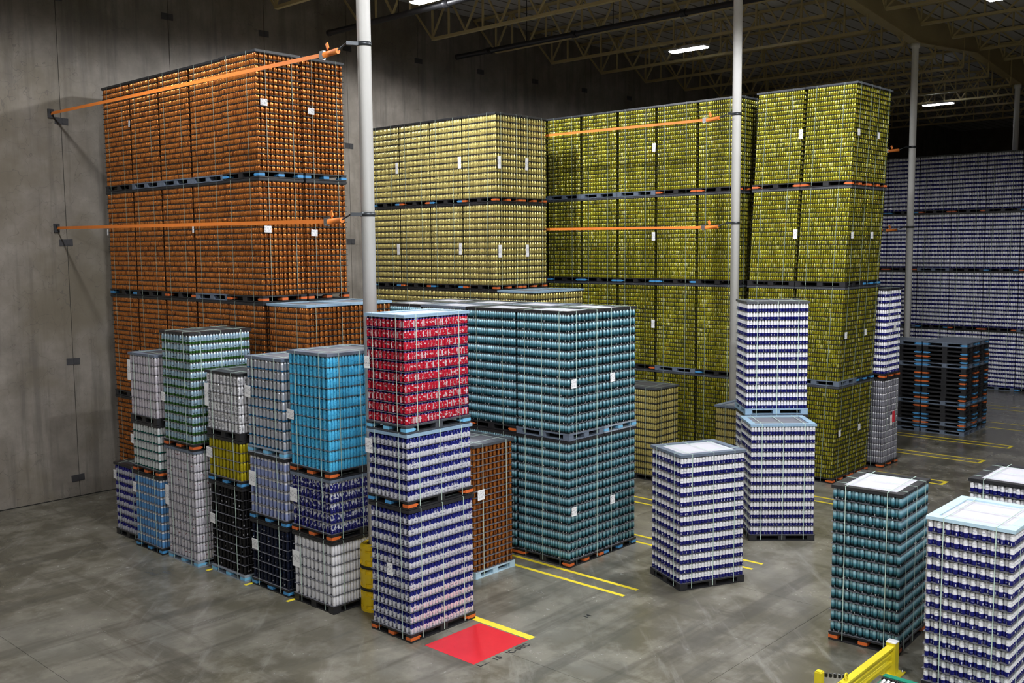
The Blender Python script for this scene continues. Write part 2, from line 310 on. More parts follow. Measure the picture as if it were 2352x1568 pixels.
ORD = ['first', 'second', 'third', 'fourth', 'fifth', 'sixth', 'seventh', 'eighth', 'ninth', 'tenth', 'eleventh', 'twelfth', 'thirteenth',
       'fourteenth', 'fifteenth', 'sixteenth', 'seventeenth', 'eighteenth', 'nineteenth', 'twentieth', 'twenty-first', 'twenty-second', 'twenty-third']

# ------------------------------------------------------------------ the hall
X0, X1, Y0, YW, ZC = -28.0, 66.0, -34.0, 12.2, 14.6
fl = struct('floor', MB().box(X0, X1, Y0, YW+0.3, -0.3, -0.012).mesh('floor_bed'), 'joint_dark', 'stained grey concrete warehouse floor cut into slabs', 'floor')
SX, SY = 5.12, 6.05
slab = MB().box(0.003, SX-0.003, 0.003, SY-0.003, -0.011, 0.0).mesh('slab')
for i in range(-6, 13):
    for j in range(-6, 2): put('slab', slab, 'floor_concrete', fl, (0.1+i*SX, 0.0+j*SY, 0))
wl = struct('wall_back', MB().box(X0, X1, YW+0.02, YW+0.3, -0.01, ZC+0.3).mesh('wall_core'), 'joint_dark', 'tall grey concrete panel wall behind the can stacks', 'wall')
pan = MB().box(0.008, 3.042, -0.02, 0.03, 0.0, 14.8).mesh('wall_panel')
k = -9
while 0.06 + 3.05*k < X1 - 1:
    put('panel', pan, 'wall_concrete', wl, (0.06+3.05*k, YW+0.02, 0)); k += 1
plate = MB().cbox((0, 0, 0), (0.34, 0.02, 0.17)).cbox((0.06, -0.012, 0), (0.10, 0.02, 0.12)).mesh('weld_plate')
for i in range(-1, 10):
    for j in range(5):
        put('weld_plate', plate, 'weld_plate', wl, (0.06+3.05*i+random.uniform(-.04, .04), YW-0.005, 0.48+3.065*j), rot=(0, random.uniform(-.05, .05), 0))
struct('wall_left', MB().box(X0-0.3, X0, Y0, YW, 0, ZC).mesh('wl'), 'wall_concrete', 'concrete end wall of the warehouse', 'wall')
struct('wall_right', MB().box(X1, X1+0.3, Y0, YW, 0, ZC).mesh('wr'), 'wall_concrete', 'far concrete end wall of the warehouse', 'wall')
struct('wall_front', MB().box(X0, X1, Y0-0.3, Y0, 0, ZC).mesh('wf'), 'wall_concrete', 'concrete side wall opposite the can stacks', 'wall')
struct('ceiling', MB().box(X0, X1, Y0, YW, ZC, ZC+0.2).mesh('deck'), 'deck_panel', 'grey roof deck above the open steel joists', 'ceiling')

# columns with their black clamp bands
CXY = [(0.0, 0.0), (12.664, 0.156), (25.328, 0.312), (37.99, 0.47), (-12.664, -0.156)]
ZU, ZL = 9.84, 6.98
colm = MB().lathe([(0.118, 0), (0.118, 13.3), (0.16, 13.32), (0.16, 13.48)], seg=28).mesh('column')
bandm = MB().lathe([(0.119, -0.035), (0.13, -0.035), (0.13, 0.035), (0.119, 0.035)], seg=28, caps=False).bar((-0.12, 0, 0), (-0.30, 0.10, 0), 0.02, 0.06).mesh('clamp_band')
CNAME = ['white round steel column rising from the yellow post guard', 'white round steel column before the yellow can block',
         'white round steel column beside the empty pallet stacks', 'white round steel column above the dark far can block', 'white round steel column out of view behind the camera aisle']
for i, (x, y) in enumerate(CXY[:4]):
    c = struct('column', colm, 'column_white', CNAME[i], 'column'); c.location = (x, y, 0)
    for z in (ZU, ZL): put('clamp_band', bandm, 'steel_dark', c, (0, 0, z))
# girder over the columns, shallow at midspan
gm = MB(); gf = MB()
xs = []
for k in range(-2, 5): xs += [(12.664*k, 13.48), (12.664*k+6.33, 14.0)]
for (xa, za), (xb, zb) in zip(xs[:-1], xs[1:]):
    ya, yb = xa*0.0123, xb*0.0123; b = len(gm.v)
    gm.v += [(xa, ya-.09, za), (xb, yb-.09, zb), (xb, yb-.09, ZC), (xa, ya-.09, ZC), (xa, ya+.09, za), (xb, yb+.09, zb), (xb, yb+.09, ZC), (xa, ya+.09, ZC)]
    gm._q([(b, b+1, b+2, b+3), (b+7, b+6, b+5, b+4), (b, b+4, b+5, b+1), (b+3, b+2, b+6, b+7), (b, b+3, b+7, b+4), (b+1, b+5, b+6, b+2)])
    gf.bar((xa, ya, za), (xb, yb, zb), 0.36, 0.03)
g = struct('girder', gm.mesh('girder_web'), 'girder_paint', 'deep tan roof girder running over the white columns', 'girder')
put('bottom_flange', gf.mesh('flange'), 'joist_paint', g)

# open web joists: each one a thing of chords and web members
def joist_members(ya, yb, yt0, yt1, zb, zt, pitch):
    ch = MB().bar((0, ya, zb), (0, yb, zb), 0.13, 0.09)
    tc = MB().bar((0, yt0, zt), (0, yt1, zt), 0.12, 0.08)
    n = max(2, round((yb-ya)/pitch)); st = (yb-ya)/n; webs = []
    for i in range(n):
        a = ya+i*st
        webs.append(((0.03, a, zb), (0.03, a+st/2, zt))); webs.append(((-0.03, a+st/2, zt), (-0.03, a+st, zb)))
        webs.append(((0, a+st/2, zt), (0, a+st/2, zb)))
    webs.append(((0, ya, zb), (0, ya, zt))); webs.append(((0, yb, zb), (0, yb, zt)))
    webs.append(((0, yb, zb), (0, min(yt1, yb+1.2), zt)) if yt1 > yb+0.1 else ((0, ya, zb), (0, max(yt0, ya-1.2), zt)))
    return ch.mesh('chord'), tc.mesh('chord'), [MB().bar(p, q, 0.055, 0.055, (1, 0, 0)).mesh('web') for p, q in webs]
J1 = joist_members(0.3, 11.15, 0.1, YW, 13.27, 14.5, 1.55)
J2 = joist_members(-11.3, -0.3, -12.4, -0.1, 13.87, 14.52, 1.4)
for side, J in ((0, J1), (1, J2)):
    for k in range(-5, 15):
        x = 5.89 + 3.05*k
        if side == 1 and (x < 12 or x > 45): continue
        if side == 0 and x < 2: continue
        t = empty('roof_joist', (x, 0, 0)); t['kind'] = 'structure'
        tag(t, '%s tan roof joist along the wall, %s the girder' % (ORD[k+5] if k+5 < 22 else 'last', 'between the wall and' if side == 0 else 'on the aisle side of'), 'roof joist', 'open web roof joists')
        put('bottom_chord', J[0], 'joist_paint', t); put('top_chord', J[1], 'joist_paint', t)
        for m in J[2]: put('web_member', m, 'joist_paint', t)
# sprinkler mains
for x, nm in ((8.2, 'black sprinkler main behind the column with the post guard'), (13.7, 'black sprinkler main slung under the joists beyond the gold block')):
    t = empty('sprinkler_pipe', (x, 0, 13.0)); tag(t, nm, 'pipe', 'sprinkler mains')
    put('pipe', MB().tube([(0, -9, 0), (0, 11.75, 0)], 0.085, 14).mesh('pipe'), 'pipe_black', t)
    cpl = MB().tube([(0, -0.09, 0), (0, 0.09, 0)], 0.115, 14).mesh('coupling')
    hang = MB().bar((0, 0, 0), (0, 0, 1.5), 0.02, 0.02).mesh('hanger')
    for y in (10.2, 6.5, 2.5, -2): put('coupling', cpl, 'pipe_black', t, (0, y, 0))
    for y in (8.5, 5, 1.5, -3): put('hanger_rod', hang, 'pipe_black', t, (0, y, 0.05))
    put('end_cap', MB().tube([(0, 11.7, 0), (0, 11.78, 0)], 0.1, 14).mesh('cap'), 'weld_plate', t)
# dim brace pipes crossing under the joists
# lamps
lh = MB().cbox((0, 0, 0.05), (0.36, 1.40, 0.06)).cbox((0, 0, 0.11), (0.14, 0.5, 0.08)).mesh('lamp_housing')
ll = MB().cbox((0, 0, 0.0), (0.32, 1.34, 0.035)).mesh('lamp_lens')
lw = MB().bar((0, 0, 0.08), (0, 0, 1.66), 0.012, 0.012).mesh('lamp_wire')
for i, (x, y, pw) in enumerate(LAMPS):
    t = empty('high_bay_lamp', (x, y, LAMP_Z))
    nm = {3: 'lit tube lamp hanging from the joists above the yellow can block', 4: 'distant lit tube lamp beyond the third white column',
          2: 'lit tube lamp between the post-guard column and the wall'}.get(i, 'lit high-bay tube lamp, %s of the hall lamps and added ones' % ORD[i])
    tag(t, nm, 'lamp', 'high bay lamps')
    put('housing', lh, 'white_paint', t); put('lens', ll, 'lamp_lens', t); [put('hanging_wire', lw, 'steel', t, (0, yy, 0)) for yy in (-0.5, 0.5)]
    ld = bpy.data.lights.new('lamp_light', 'SPOT'); ld.spot_size = math.radians(172); ld.spot_blend = 0.25; ld.shadow_soft_size = 0.28
    ld.energy = LAMP_W*pw; ld.color = (0.96, 0.97, 1.0)
    lo = bpy.data.objects.new('lamp_light', ld); COL.objects.link(lo); lo.parent = t; lo.location = (0, 0, -0.05)

# ------------------------------------------------------------------ floor markings
def mark(name, x0, x1, y0, y1, mat, label, cat, z=0.002, group=None):
    o = put(name, MB().box(x0, x1, y0, y1, 0.0005, z).mesh(name), mat); tag(o, label, cat, group); return o
t = mark('red_floor_zone', -0.575, 0.69, -3.015, -1.9, 'floor_red', 'glossy red painted rectangle on the floor beside the blue-and-silver stack', 'floor marking')
mark('yellow_floor_line', 0.72, 0.87, -3.02, -1.2, 'line_yellow', 'thick yellow line along the edge of the red floor rectangle', 'floor line', group='yellow floor lines')
def ubend(x0, x1, ya, yb, label, w=0.085):
    t = empty('yellow_floor_line', ((x0+x1)/2, ya, 0)); tag(t, label, 'floor line', 'yellow floor lines')
    h = (x1-x0)/2
    for s in (-h, h): put('stripe', MB().box(s-w/2, s+w/2, 0, yb-ya, 0.0005, 0.002).mesh('stripe'), 'line_yellow', t)
    return t, h, w
def ucap(u):
    t, h, w = u; put('end_stripe', MB().box(-h-w/2, h+w/2, -w, 0.0, 0.0005, 0.002).mesh('stripe'), 'line_yellow', t)
ubend(3.38, 3.80, -2.98, 2.5, 'double yellow floor line ending in front of the teal block', 0.09)
ubend(6.27, 6.68, -4.0, 2.0, 'double yellow floor line passing behind the lone white-and-navy pallet')
ubend(9.0, 9.42, -2.2, 3.0, 'double yellow floor line between the teal block and the gold pallet')
ubend(12.0, 12.42, -4.0, 1.0, 'double yellow floor line running past the second white column')
ucap(ubend(15.75, 16.15, -4.3, -2.4, 'yellow floor line loop nearest the corner of the yellow block'))
ucap(ubend(19.1, 19.55, -4.2, 6, 'yellow floor line loop behind the grey can pallet'))
ucap(ubend(21.85, 22.28, -4.2, 6, 'yellow floor line loop before the empty pallet stacks'))
ubend(25.2, 26.3, -5.5, 6, 'yellow floor line pair just past the empty pallet stacks', 0.07)
ubend(29.4, 30.2, -5.5, 6, 'yellow floor line pair before the dark far can block', 0.07)
for i, (x, y) in enumerate(((-0.95, 4.16), (-0.92, 2.82), (-0.9, 1.47))):
    mark('yellow_floor_line', x, x+2.0, y-0.04, y+0.04, 'line_yellow', ['yellow line end peeking out beside the silver-and-mauve bottom pallet', 'yellow line end peeking out beside the black can pallet',
         'yellow line end peeking out beside the navy can pallet'][i], 'floor line', group='yellow floor lines')
def floor_text(body, x, y, size, rz, label, bold=0.0):
    cu = bpy.data.curves.new('floor_text', 'FONT'); cu.body = body; cu.size = size; cu.extrude = 0.0008; cu.offset = bold; cu.space_character = 1.15
    tmp = bpy.data.objects.new('tmp', cu); COL.objects.link(tmp); bpy.context.view_layer.update()
    me = bpy.data.meshes.new_from_object(tmp.evaluated_get(bpy.context.evaluated_depsgraph_get())); bpy.data.objects.remove(tmp)
    me.materials.clear()
    o = put('floor_lettering', me, 'paint_black', None, (x, y, 0.0028), rz); tag(o, label, 'lettering'); return o
floor_text('15', -0.24, -3.17, 0.15, 0.0, 'black number 15 painted on the floor beside the red rectangle', 0.006)
floor_text("'C-SEC", 0.08, -3.17, 0.15, 0.0, 'black letters C-SEC painted on the floor beside the red rectangle', 0.006)
floor_text('14', 2.08, -3.13, 0.13, 0.0, 'small black number 14 painted on the bare floor', 0.005)
o = put('corner_mark', MB().box(0, 0.20, 0, 0.02, 0.0005, 0.002).box(0, 0.02, 0.02, 0.11, 0.0005, 0.002).mesh('corner_mark'), 'paint_black', None, (-0.56, -3.15, 0))
tag(o, 'black L-shaped corner mark on the floor by the red rectangle', 'floor marking')

# ------------------------------------------------------------------ straps between the columns and the wall
def ratchet(cx, cy, z, y_end, label, near=0.35):
    t = empty('ratchet_strap', (cx, cy, z)); tag(t, label, 'strap', 'orange ratchet straps')
    L = y_end-cy; b = MB()
    b.bar((-0.26, near+0.35, -0.10), (-0.2, L, 0.0), 0.006, 0.07)
    put('webbing', b.mesh('webbing'), 'webbing_orange', t)
    rl = MB().tube([(-0.27, near+0.02, -0.09), (-0.27, near+0.40, -0.11)], 0.05, 12).bar((-0.30, near+0.25, -0.03), (-0.29, near+0.30, 0.07), 0.02, 0.07)
    put('rolled_webbing', rl.mesh('roll'), 'webbing_orange', t)
    put('ratchet', MB().cbox((-0.265, near+0.46, -0.10), (0.05, 0.12, 0.13)).cbox((-0.265, near+0.46, -0.17), (0.10, 0.03, 0.03)).mesh('ratchet'), 'steel', t)
    put('hook', MB().tube([(-0.29, 0.10, 0), (-0.28, near, -0.08)], 0.014, 8).mesh('hook'), 'steel_dark', t)
anch = MB().cbox((0, 0, 0), (0.14, 0.05, 0.22)).cbox((0, -0.05, 0.04), (0.05, 0.08, 0.05)).mesh('strap_anchor')
for (cx, cy), nm, lo in ((CXY[0], 'across the tall orange block', YW), (CXY[1], 'across the yellow can block', YW), (CXY[2], 'behind the corner of the yellow block', YW)):
    for z, hl in ((ZU, 'upper'), (ZL, 'lower')):
        ratchet(cx, cy, z, lo-0.05, '%s orange ratchet strap stretched %s' % (hl, nm))
        put('strap_anchor', anch, 'steel_dark', wl, (cx-0.2, YW-0.03, z))

# ------------------------------------------------------------------ pallets, frames and cans
FS, FL, PH, FH = 1.12, 1.42, 0.14, 0.05
def pallet_mesh():
    m = MB(); a, b = FS/2, FL/2
    m.box(-a, a, -b, b, 0.112, 0.14)
    for x in (-a+0.07, 0, a-0.07): m.box(x-0.06, x+0.06, -b, b, 0.0, 0.022)
    for y in (-b+0.07, b-0.07): m.box(-a, a, y-0.06, y+0.06, 0.0, 0.0215)
    for x in (-a+0.075, 0, a-0.075):
        for y in (-b+0.085, 0, b-0.085): m.box(x-0.07, x+0.07, y-0.08, y+0.08, 0.02, 0.115)
    return m.mesh('pallet')
PALLET = pallet_mesh()
CLIP = MB().box(-0.075, 0.075, -0.088, 0.088, 0.034, 0.086).box(-0.06, 0.06, 0.08, 0.13, 0.046, 0.074).mesh('clip')
def frame_mesh():
    m = MB(); a, b, w = FS/2+0.002, FL/2, 0.13
    m.box(-a, a, -b, -b+w, 0, FH).box(-a, a, b-w, b, 0, FH).box(-a, -a+w, -b+w, b-w, 0, FH).box(a-w, a, -b+w, b-w, 0, FH)
    return m.mesh('top_frame')
FRAME = frame_mesh()
TOPSHEET = MB().box(-FS/2+0.124, FS/2-0.124, -FL/2+0.124, FL/2-0.124, 0.0, 0.028).mesh('top_sheet')
SHEET = MB().box(-0.558, 0.558, -0.706, 0.706, -0.0022, 0.0).mesh('tier_sheet')
CD, ROWP = 0.0665, 0.0570
LH = {'tall': 0.1825, 'std': 0.1218, 'red': 0.172}
def can_profile(h, fine):
    tl = h > 0.15; r = 0.0316 if tl else 0.0306; n = 0.0218 if tl else 0.0255; q = 0.058 if tl else 0.017
    if fine: return [(0.0, 0.004), (r*.74, 0.004), (r*.78, 0.0), (r*.86, 0.004), (r, 0.013), (r, h*0.45), (r, h-q), (r*.975, h-q*.82), (r*.91, h-q*.6), (r*.80, h-q*.36), (n-.001, h-q*.22), (n-.001, h-q*.12), (n+0.0012, h-.003), (n+.0008, h), (n-0.0008, h), (n-0.0012, h-0.004), (0.027, h-0.045), (0.0, h-0.05)]
    return [(r*.78, 0.001), (r, 0.012 if tl else 0.007), (r, h-q), (r*.92, h-q*.62), (n, h-q*.24), (n+.001, h)]
def can_template(h, seg, fine):
    pr = can_profile(h, fine); V = []; UVv = []
    for r, z in pr:
        for k in range(seg+1):
            t = 2*PI*k/seg; V.append((r*math.cos(t), r*math.sin(t), z)); UVv.append((k/seg, z/h if not (fine and len(V) > (len(pr)-4)*(seg+1)) else 1.06))
    F = []
    for i in range(len(pr)-1):
        for k in range(seg): F.append((i*(seg+1)+k, i*(seg+1)+k+1, (i+1)*(seg+1)+k+1, (i+1)*(seg+1)+k))
    V = np.array(V); UVv = np.array(UVv)
    if not fine:
        b = len(V); V = np.vstack([V, V[(len(pr)-1)*(seg+1):(len(pr)-1)*(seg+1)+seg]]); UVv = np.vstack([UVv, [(0, 1.06)]*seg])
        return V, UVv, np.array(F), np.arange(b, b+seg)
    return V, UVv, np.array(F), None
def can_block(name, pts, h, seg=10, lean=0.0):
    V, U, F, cap = can_template(h, seg, False); n = len(pts); nv = len(V); pts = np.asarray(pts)
    ang = rng.random(n)*2*PI
    off = rng.integers(0, 40, n) + rng.random(n)
    co = V[None] + pts[:, None, :]
    if lean: co[..., 1] -= lean*co[..., 2]
    sh = (np.arange(n)*nv)[:, None, None]
    quads = (F[None] + sh).reshape(-1, 4); caps = (cap[None] + sh[:, :, 0]).reshape(-1, seg)
    loops = np.concatenate([quads.ravel(), caps.ravel()])
    tot = np.concatenate([np.full(len(quads), 4), np.full(len(caps), seg)]); start = np.concatenate([[0], np.cumsum(tot)[:-1]])
    uvv = U[None].repeat(n, 0).copy(); uvv[..., 0] += off[:, None]
    me = bpy.data.meshes.new(name); me.vertices.add(n*nv); me.vertices.foreach_set('co', co.astype(np.float32).ravel())
    me.loops.add(len(loops)); me.loops.foreach_set('vertex_index', loops.astype(np.int32))
    me.polygons.add(len(tot)); me.polygons.foreach_set('loop_start', start.astype(np.int32)); me.polygons.foreach_set('loop_total', tot.astype(np.int32))
    me.polygons.foreach_set('use_smooth', np.concatenate([np.ones(len(quads), bool), np.zeros(len(caps), bool)]))
    uvl = me.uv_layers.new(name='UVMap'); uvl.data.foreach_set('uv', uvv.reshape(-1, 2)[loops].astype(np.float32).ravel())
    me.update(calc_edges=True); me.validate(); return me
def one_can(h):
    V, U, F, _ = can_template(h, 18, True); me = bpy.data.meshes.new('can'); me.from_pydata(V.tolist(), [], F.tolist())
    uvl = me.uv_layers.new(name='UVMap'); uvl.data.foreach_set('uv', U[F.ravel()].astype(np.float32).ravel())
    me.polygons.foreach_set('use_smooth', [True]*len(F)); me.update(); return me
def ring_points(n, kind):
    P = []
    for L in range(n):
        z = PH + L*LH[kind] + 0.0005
        for i in range(19):
            x = (i-9)*ROWP; m = 21 if i % 2 == 0 else 20
            ys = [(j-(m-1)/2)*(0.0638 if kind == 'std' else 0.0657) for j in range(m)]
            if i in (0, 18): sel = ys
            elif i in (1, 17): sel = ys
            else: sel = [ys[0], ys[-1]]
            P += [(x, y, z) for y in sel]
    return P
def outer_points(n, kind): return [p for p in ring_points(n, kind) if abs(p[0]) > 8.5*ROWP or abs(p[1]) > 0.59]
def strap_mesh(H, along, at, far=0):
    m = MB(); w = 0.012 if far == 0 else 0.009
    if along == 'x':   # loop over the short direction, seen on the long faces
        e = 0.560
        for s in (-1, 1): m.box(min(s*e, s*(e+.003)), max(s*e, s*(e+.003)), at-w/2, at+w/2, 0.03, H+0.004)
        m.box(-e-.003, e+.003, at-w/2, at+w/2, H+0.001, H+0.004)
    else:
        e = 0.7075
        for s in (-1, 1): m.box(at-w/2, at+w/2, min(s*e, s*(e+.003)), max(s*e, s*(e+.003)), 0.03, H+0.008)
        m.box(at-w/2, at+w/2, -e-.003, e+.003, H+0.005, H+0.008)
    return m.mesh('strap')
def shear(me, lean):
    me = me.copy(); co = np.empty(len(me.vertices)*3); me.vertices.foreach_get('co', co); co = co.reshape(-1, 3)
    co[:, 1] -= lean*co[:, 2]; me.vertices.foreach_set('co', co.ravel()); me.update(); return me
PAPER = {}
def paper_mesh(w, h): return cached(('paper', w, h), lambda: MB().box(-w/2, w/2, -0.002, 0.002, -h/2, h/2).mesh('paper_label'))

def load(design, n, kind, x, y, z, rot, label, group, plt='black_plastic', clip=None, frame='black_plastic', panel='panel_grey', tags=(), near=False, sheet='sheet_grey',
         sx=1.0, sy=1.0, lean=0.0, straps=5, covered=False, single=False):
    """One strapped pallet of cans; (x, y) is the corner of its footprint nearest the camera's side when rot is 0 or 90, else its centre. Returns its height."""
    if rot == 0: cx, cy = x+FS/2*sx, y+FL/2*sy
    elif rot == 90: cx, cy = x+FL/2*sy, y+FS/2*sx
    else: cx, cy = x, y
    t = empty('can_pallet', (cx, cy, z), math.radians(rot)); t.scale = (sx, sy, 1)
    tag(t, label, 'can pallet', group)
    H = PH + n*LH[kind]; st_ = {'gold': 0.022, 'orange': 0.012, 'yellow': 0.011}.get(design, 0.003) if not near else 0.003; h = LH[kind]-st_-0.0005  # far sheets thickened so their black also paints the shaded gap between layers
    p = put('pallet', PALLET, plt, t)
    if clip:
        a, b = FS/2-0.075, FL/2-0.09
        for i, q in enumerate(((-a, -b), (a, -b), (a, b), (-a, b), (0, -b), (0, b))):
            c = clip if isinstance(clip, str) else clip[i % len(clip)]
            if c: put('clip', CLIP, c, p, (q[0], q[1], 0), PI if q[1] > 0 else 0.0)
    yo = -lean*H
    f = put('top_frame', FRAME, frame, t, (0, yo, H)); put('top_sheet', TOPSHEET, panel, f)
    if near:
        for L in range(n+1): put('tier_sheet', SHEET, sheet, t, (0, 0, PH+L*LH[kind]-(0 if L else -0.001)))
    else:
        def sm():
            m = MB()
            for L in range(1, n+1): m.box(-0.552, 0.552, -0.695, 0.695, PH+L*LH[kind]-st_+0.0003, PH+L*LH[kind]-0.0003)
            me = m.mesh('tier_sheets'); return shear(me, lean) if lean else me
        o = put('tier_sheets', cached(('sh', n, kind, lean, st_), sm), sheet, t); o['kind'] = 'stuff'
    for ax, at in ((('x', -0.46), ('x', 0.0), ('x', 0.46), ('y', -0.33), ('y', 0.33)) if near else (('x', -0.36), ('x', 0.40), ('y', -0.33), ('y', 0.33)))[:straps]:
        def smk():
            me = strap_mesh(H+FH, ax, at, 0 if near else 1); return shear(me, lean) if lean else me
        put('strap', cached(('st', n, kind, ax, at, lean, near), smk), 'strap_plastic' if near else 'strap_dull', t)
    for fc, tt, zf, wd, ht in tags:
        pm = paper_mesh(wd, ht); zz = PH + zf*(H-PH); yy = -lean*zz; tilt = random.uniform(-.06, .06)
        if fc == '-y': put('paper_label', pm, 'label_paper', t, (tt*0.5, yy-0.722, zz), rot=(0, tilt, 0))
        elif fc == '+y': put('paper_label', pm, 'label_paper', t, (tt*0.5, yy+0.722, zz), rot=(0, tilt, 0))
        else: put('paper_label', pm, 'label_paper', t, (-0.572, yy+tt*0.66, zz), rot=(tilt, 0, PI/2))
    if single:
        bpy.context.view_layer.update()
        P = outer_points(n, kind); c, s = math.cos(math.radians(rot)), math.sin(math.radians(rot))
        A = np.array(P); Wp = np.stack([cx + c*A[:, 0]*sx - s*A[:, 1]*sy, cy + s*A[:, 0]*sx + c*A[:, 1]*sy, z+A[:, 2]+h/2], 1)
        D = Wp-CAM; dz = D@FW; px = D@R2/dz*2262+1176; py = -(D@U2)/dz*2262+784
        seen = np.zeros(len(P), bool)
        for nx, ny, msk in ((-1, 0, A[:, 0] < -8.5*ROWP), (1, 0, A[:, 0] > 8.5*ROWP), (0, -1, A[:, 1] < -0.62), (0, 1, A[:, 1] > 0.62)):
            wn = np.array([c*nx-s*ny, s*nx+c*ny, 0]); seen |= msk & ((D@wn) < 0)
        seen &= (px > -5) & (px < 2357) & (py > -5) & (py < 1573)
        idx = np.where(seen)[0]; idx = idx[np.argsort(dz[idx])][:300]; chosen = set(idx.tolist())
        om = cached(('one', kind), lambda: one_can(h))
        for i in idx: put('can', om, CM[design], t, P[i], random.uniform(0, 2*PI))
        rest = [P[i] for i in range(len(P)) if i not in chosen]
        me = can_block('cans', rest, h, 12)
    else:
        pts = outer_points
        me = cached(('cans', n, kind, lean, near, st_), lambda: can_block('cans', pts(n, kind), h, 12 if near else 10, lean))
    o = put('can_layers', me, CM[design], t); o['kind'] = 'stuff'
    return H + FH + 0.009

def HT(n, kind): return PH + n*LH[kind] + FH + 0.009
TIER = ['bottom', 'second', 'third', 'top']
CL = ['orange_clip', None, 'blue_clip', 'orange_clip', None, 'blue_clip', 'orange_clip', 'blue_clip']
PL = ['black_plastic', 'black_plastic', 'black_plastic', 'grey_plastic', 'black_plastic', 'black_plastic', 'black_plastic']
def pk(i):
    i = (i*7919+13) % 997; return dict(plt=PL[i % 7], clip=CL[i % 8] if PL[i % 7] == 'black_plastic' else None)

# --- tall orange block by the wall
T12 = HT(20, 'std'); q = 0
OT = [('-y', -0.78, 0.58, 0.17, 0.14)]
for i in range(5):
    for k in range(4):
        dx = 0.0 if i else -0.05
        load('orange', 20, 'std', 0.91+dx, 4.6+1.425*i, k*T12, 0, 'orange can pallet in tall wall block, %s tier, %s column from the wall' % (TIER[k], ORD[4-i]), 'tall block of orange can pallets',
             tags=OT if i == 0 and k > 1 else ([('-x', 1.03, 0.6, 0.07, 0.16)] if (i+k) % 3 == 0 else ()), sheet='sheet_dark', frame='black_plastic', panel='panel_dark',
             **(dict(plt='grey_plastic') if (k == 3 and i in (1, 2, 3)) else pk(q))); q += 1
for k in (2, 3):
    load('orange', 20, 'std', 2.05, 4.62, k*T12, 0, 'orange can pallet facing the aisle on the %s tier, beside the orange corner pallet' % TIER[k], 'tall block of orange can pallets', tags=[('-y', -0.75, 0.55, 0.17, 0.14)],
         sheet='sheet_dark', clip='blue_clip' if k == 3 else 'orange_clip')
for k in (0, 1):
    load('orange', 20, 'std', 2.05, 4.62, k*T12, 0, 'orange can pallet hidden low behind the front orange row, %s tier' % TIER[k], 'tall block of orange can pallets', sheet='sheet_dark')
for j in range(2):
    for k in (0, 1):
        load('orange', 20, 'std', 0.91+1.14*j, 3.13, k*T12, 0, 'orange can pallet in the low row before the tall orange block, %s tier, %s across' % (TIER[k], ORD[j]), 'low front row of orange can pallets',
             sheet='sheet_dark', frame='blue_grey_plastic' if k else 'black_plastic', panel='panel_grey', **pk(60+j*2+k))
# --- lane of mixed stacks
LG = 'mixed can pallets in the lane by the post guard'
def lane(x, y, sx, items):
    z = 0.0
    for it in items:
        d, n, label, kw = it
        z += load(d, n, 'tall', x, y, z, 90, label, LG, near=True, sx=sx, **kw)
LT = [('+y', 0.98, 0.45, 0.20, 0.17)]
lane(-0.74, 0.28, 1.06, [
  ('white', 6, 'plain white can pallet at the bottom of the cyan-topped stack', dict(tags=[('+y', 0.9, 0.6, 0.2, 0.3)], frame='black_plastic')),
  ('navysilver', 5, 'navy and silver can pallet under the cyan can pallet', dict(clip='orange_clip', tags=[('+y', 0.93, 0.6, 0.2, 0.25)], frame='grey_plastic')),
  ('cyan', 11, 'bright cyan can pallet on top of its stack beside the red cans', dict(clip='orange_clip', tags=LT, frame='grey_plastic', panel='panel_grey'))])
lane(-0.77, 1.60, 1.07, [
  ('navy', 6, 'dark navy can pallet at the bottom next to the white cans', dict(clip='blue_clip', tags=[('+y', 0.82, 0.62, 0.18, 0.2)])),
  ('lavender', 6, 'lavender and silver can pallet above the dark navy cans', dict(clip='blue_clip', tags=[('+y', 0.85, 0.6, 0.2, 0.28)])),
  ('silverblue', 9, 'silver can pallet with blue bases topping the stack beside the cyan cans', dict(plt='light_grey_plastic', clip=['pale_blue_clip'], tags=[('+y', 0.96, 0.62, 0.18, 0.22)], frame='grey_plastic'))])
lane(-0.85, 2.93, 1.06, [
  ('black', 9, 'glossy black can pallet at the bottom under the yellow cans', dict(plt='light_grey_plastic', clip=['pale_blue_clip'], tags=[('+y', 0.9, 0.58, 0.16, 0.2)])),
  ('yellowcan', 4, 'small yellow can pallet sandwiched between black and white cans', dict(clip='blue_clip', tags=[('+y', 0.95, 0.6, 0.2, 0.2)])),
  ('lite', 6, 'white can pallet with black upright lettering on top of yellow cans', dict(tags=[('+y', 1.0, 0.6, 0.13, 0.45)], frame='black_plastic', panel='panel_dark'))])
lane(-1.0, 4.40, 1.05, [
  ('silverred', 12, 'silver can pallet with dark red print standing on the floor, twelve layers', dict(plt='light_grey_plastic', clip=['pale_blue_clip'], tags=[('+y', 1.0, 0.55, 0.14, 0.42)], frame='grey_plastic')),
  ('greenblue', 12, 'pale blue can pallet with green bases, tallest in the mixed lane', dict(clip='orange_clip', tags=[('+y', 0.98, 0.4, 0.15, 0.18)], frame='black_plastic', panel='panel_dark'))])
lane(-1.05, 5.74, 1.03, [
  ('lightblue', 8, 'sky blue can pallet with white tops at the bottom of its stack', dict(clip='blue_clip', tags=[('+y', 1.0, 0.8, 0.14, 0.22)])),
  ('silvergreen', 5, 'silver can pallet with dark green bases in mid stack', dict(clip='orange_clip', tags=[('+y', 1.02, 0.62, 0.13, 0.2)])),
  ('silvermauve', 7, 'silver and mauve can pallet topping the sky blue stack', dict(tags=[('+y', 1.04, 0.74, 0.13, 0.44)], frame='grey_plastic', panel='panel_dark'))])
